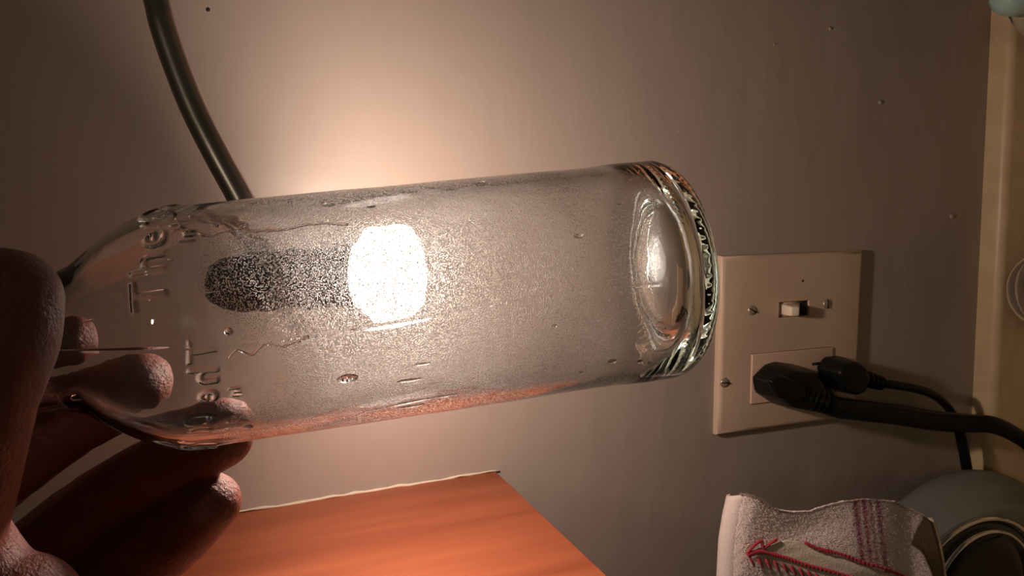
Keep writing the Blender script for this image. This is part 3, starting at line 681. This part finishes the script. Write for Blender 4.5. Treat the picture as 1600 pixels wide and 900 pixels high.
# ---------------------------------------------------------------- round grey appliance on the worktop
ot = on(1515, 742, -45); rad = CT-ot[0]-3; ctr = Vector((ot[0], ot[1]+rad, 16)); FN = -66.0
print('appliance', ctr, rad, CT)
t = thing('round_appliance', 'round silver-grey appliance with chrome ring and glossy black centre, beside the hanging towel', 'appliance', (CT, ctr[1], -60))
Ma = frame_for(wv(ctr), dirw((0,0,-1))); rt = on(1530, 808, FN); RRg = rad-(rt[1]-ot[1]); print('ring', RRg)
bm = bmesh.new(); lathe(bm, [(0.01,48),(rad-6,48),(rad-1,50),(rad,54),(rad,60),(rad-2,65),(rad-7,71),(rad-14,76),(RRg+4,80),(RRg+1.5,81.6),(RRg,82),(RRg-3,82),(0.01,82)], Ma, 160); RRg -= 20; Mr = frame_for(wd(rt[0], rt[1]+RRg, 16), dirw((0,0,-1))); obj('housing', bm, M_grey, t)
bm = bmesh.new(); lathe(bm, [(RRg-3.0,80),(RRg-0.4,80),(RRg,83),(RRg-.6,84.6),(RRg-1.8,85),(RRg-3.2,84)], Mr, 200, ring=True); obj('chrome_ring', bm, M_chrome, t)
bm = bmesh.new(); lathe(bm, [(0.01,81.8),(RRg-3.3,81.8),(RRg-6,83),(RRg-30,87),(0.01,89)], Mr, 128); obj('front_panel', bm, M_grey2, t)
FD = -74.0; ic = on(1540, 938, FD); ir = (ic-on(1540, 833, FD)).length
Mi = frame_for(wd(ic[0], ic[1], -69), dirw((0,0,-1)))
bm = bmesh.new(); lathe(bm, [(ir-3,0),(ir,0),(ir,3.4),(ir-1.0,5),(ir-2.2,4.2)], Mi, 96, ring=True); di = obj('dial', bm, M_chrome, t, label='chrome rim round the black centre')
bm = bmesh.new(); lathe(bm, [(0.01,0),(ir-2.2,0),(ir-2.2,3.8),(ir-14,3.5),(0.01,3.4)], Mi, 96); sub('dial_face', bm, M_black, di)
for sx in (-1, 1):
    obj('foot', box(CT-12, CT, ctr[1]+sx*50-12, ctr[1]+sx*50+12, -60, -31, bev=2), M_grey2, t)

# ---------------------------------------------------------------- glass and cap at the right edge, standing on the worktop
def standing(name, label, cat, x, y, D, prof_fn, m, parts=None):
    pass
g0 = on(1607, 457, -70)
Hh = CT - g0[0]; rg = 26.0
t = thing('glass_jar', 'clear glass jar with rounded top against the upstand below the socket', 'jar', (CT, g0[1], -70))
Mj = Matrix.Translation(wd(CT, g0[1], -70))
bm = bmesh.new(); pr = [(0.01,0.2),(rg-3,0.2),(rg,3),(rg,Hh-30)] + [(rg*math.cos(a), Hh-rg*0.75+rg*0.75*math.sin(a)) for a in [PI/2*q_/9 for q_ in range(1,10)]]
inn = [(max(r-2,0.01), z-(2 if z > Hh-25 else 0)) for r, z in pr[3:]][::-1] + [(rg-3,6),(0.01,6)]
lathe(bm, pr, Mj, 48); me_ = bpy.data.meshes.new('t')
b3 = bmesh.new(); lathe(b3, inn, Mj, 48); bmesh.ops.reverse_faces(b3, faces=b3.faces[:]); b3.to_mesh(me_); b3.free(); bm.from_mesh(me_)
obj('jar_glass', bm, M_clear, t)
bm = bmesh.new(); lathe(bm, [(0.01,7),(rg-4,7),(rg-3.5,12),(rg-4.5,Hh-22),(rg-14,Hh-13),(0.01,Hh-10)], Mj, 40); obj('reflection_core', bm, M_blue, t)  # core added inside; its blue-grey colour stands for the reflection in the glass
g1 = on(1580, 20, -60); top_u = on(1556, -2, -60)[0]; print('cap', g1, top_u)
Hh = CT - on(1578, 0, -60)[0] + 9; vc = on(1580, -8, -60)[1]
t = thing('aqua_bottle', 'pale aqua plastic bottle cap in the top right corner, standing on the worktop', 'bottle', (CT, vc, -60))
Mj = Matrix.Translation(wd(CT, vc, -60))
bm = bmesh.new(); lathe(bm, [(0.01,0.2),(23,0.2),(25,3),(25,Hh-42),(20,Hh-32),(11,Hh-26)], Mj, 40); obj('bottle_body', bm, M_clear, t)
bm = bmesh.new(); lathe(bm, [(11,Hh-27),(12.5,Hh-26),(12.5,Hh-10),(11.5,Hh-5),(8,Hh-1.5),(3,Hh),(0.01,Hh)], Mj, 32); obj('cap', bm, M_aqua, t)

for o in list(bpy.data.objects):
    if 'mw' in o: del o['mw']
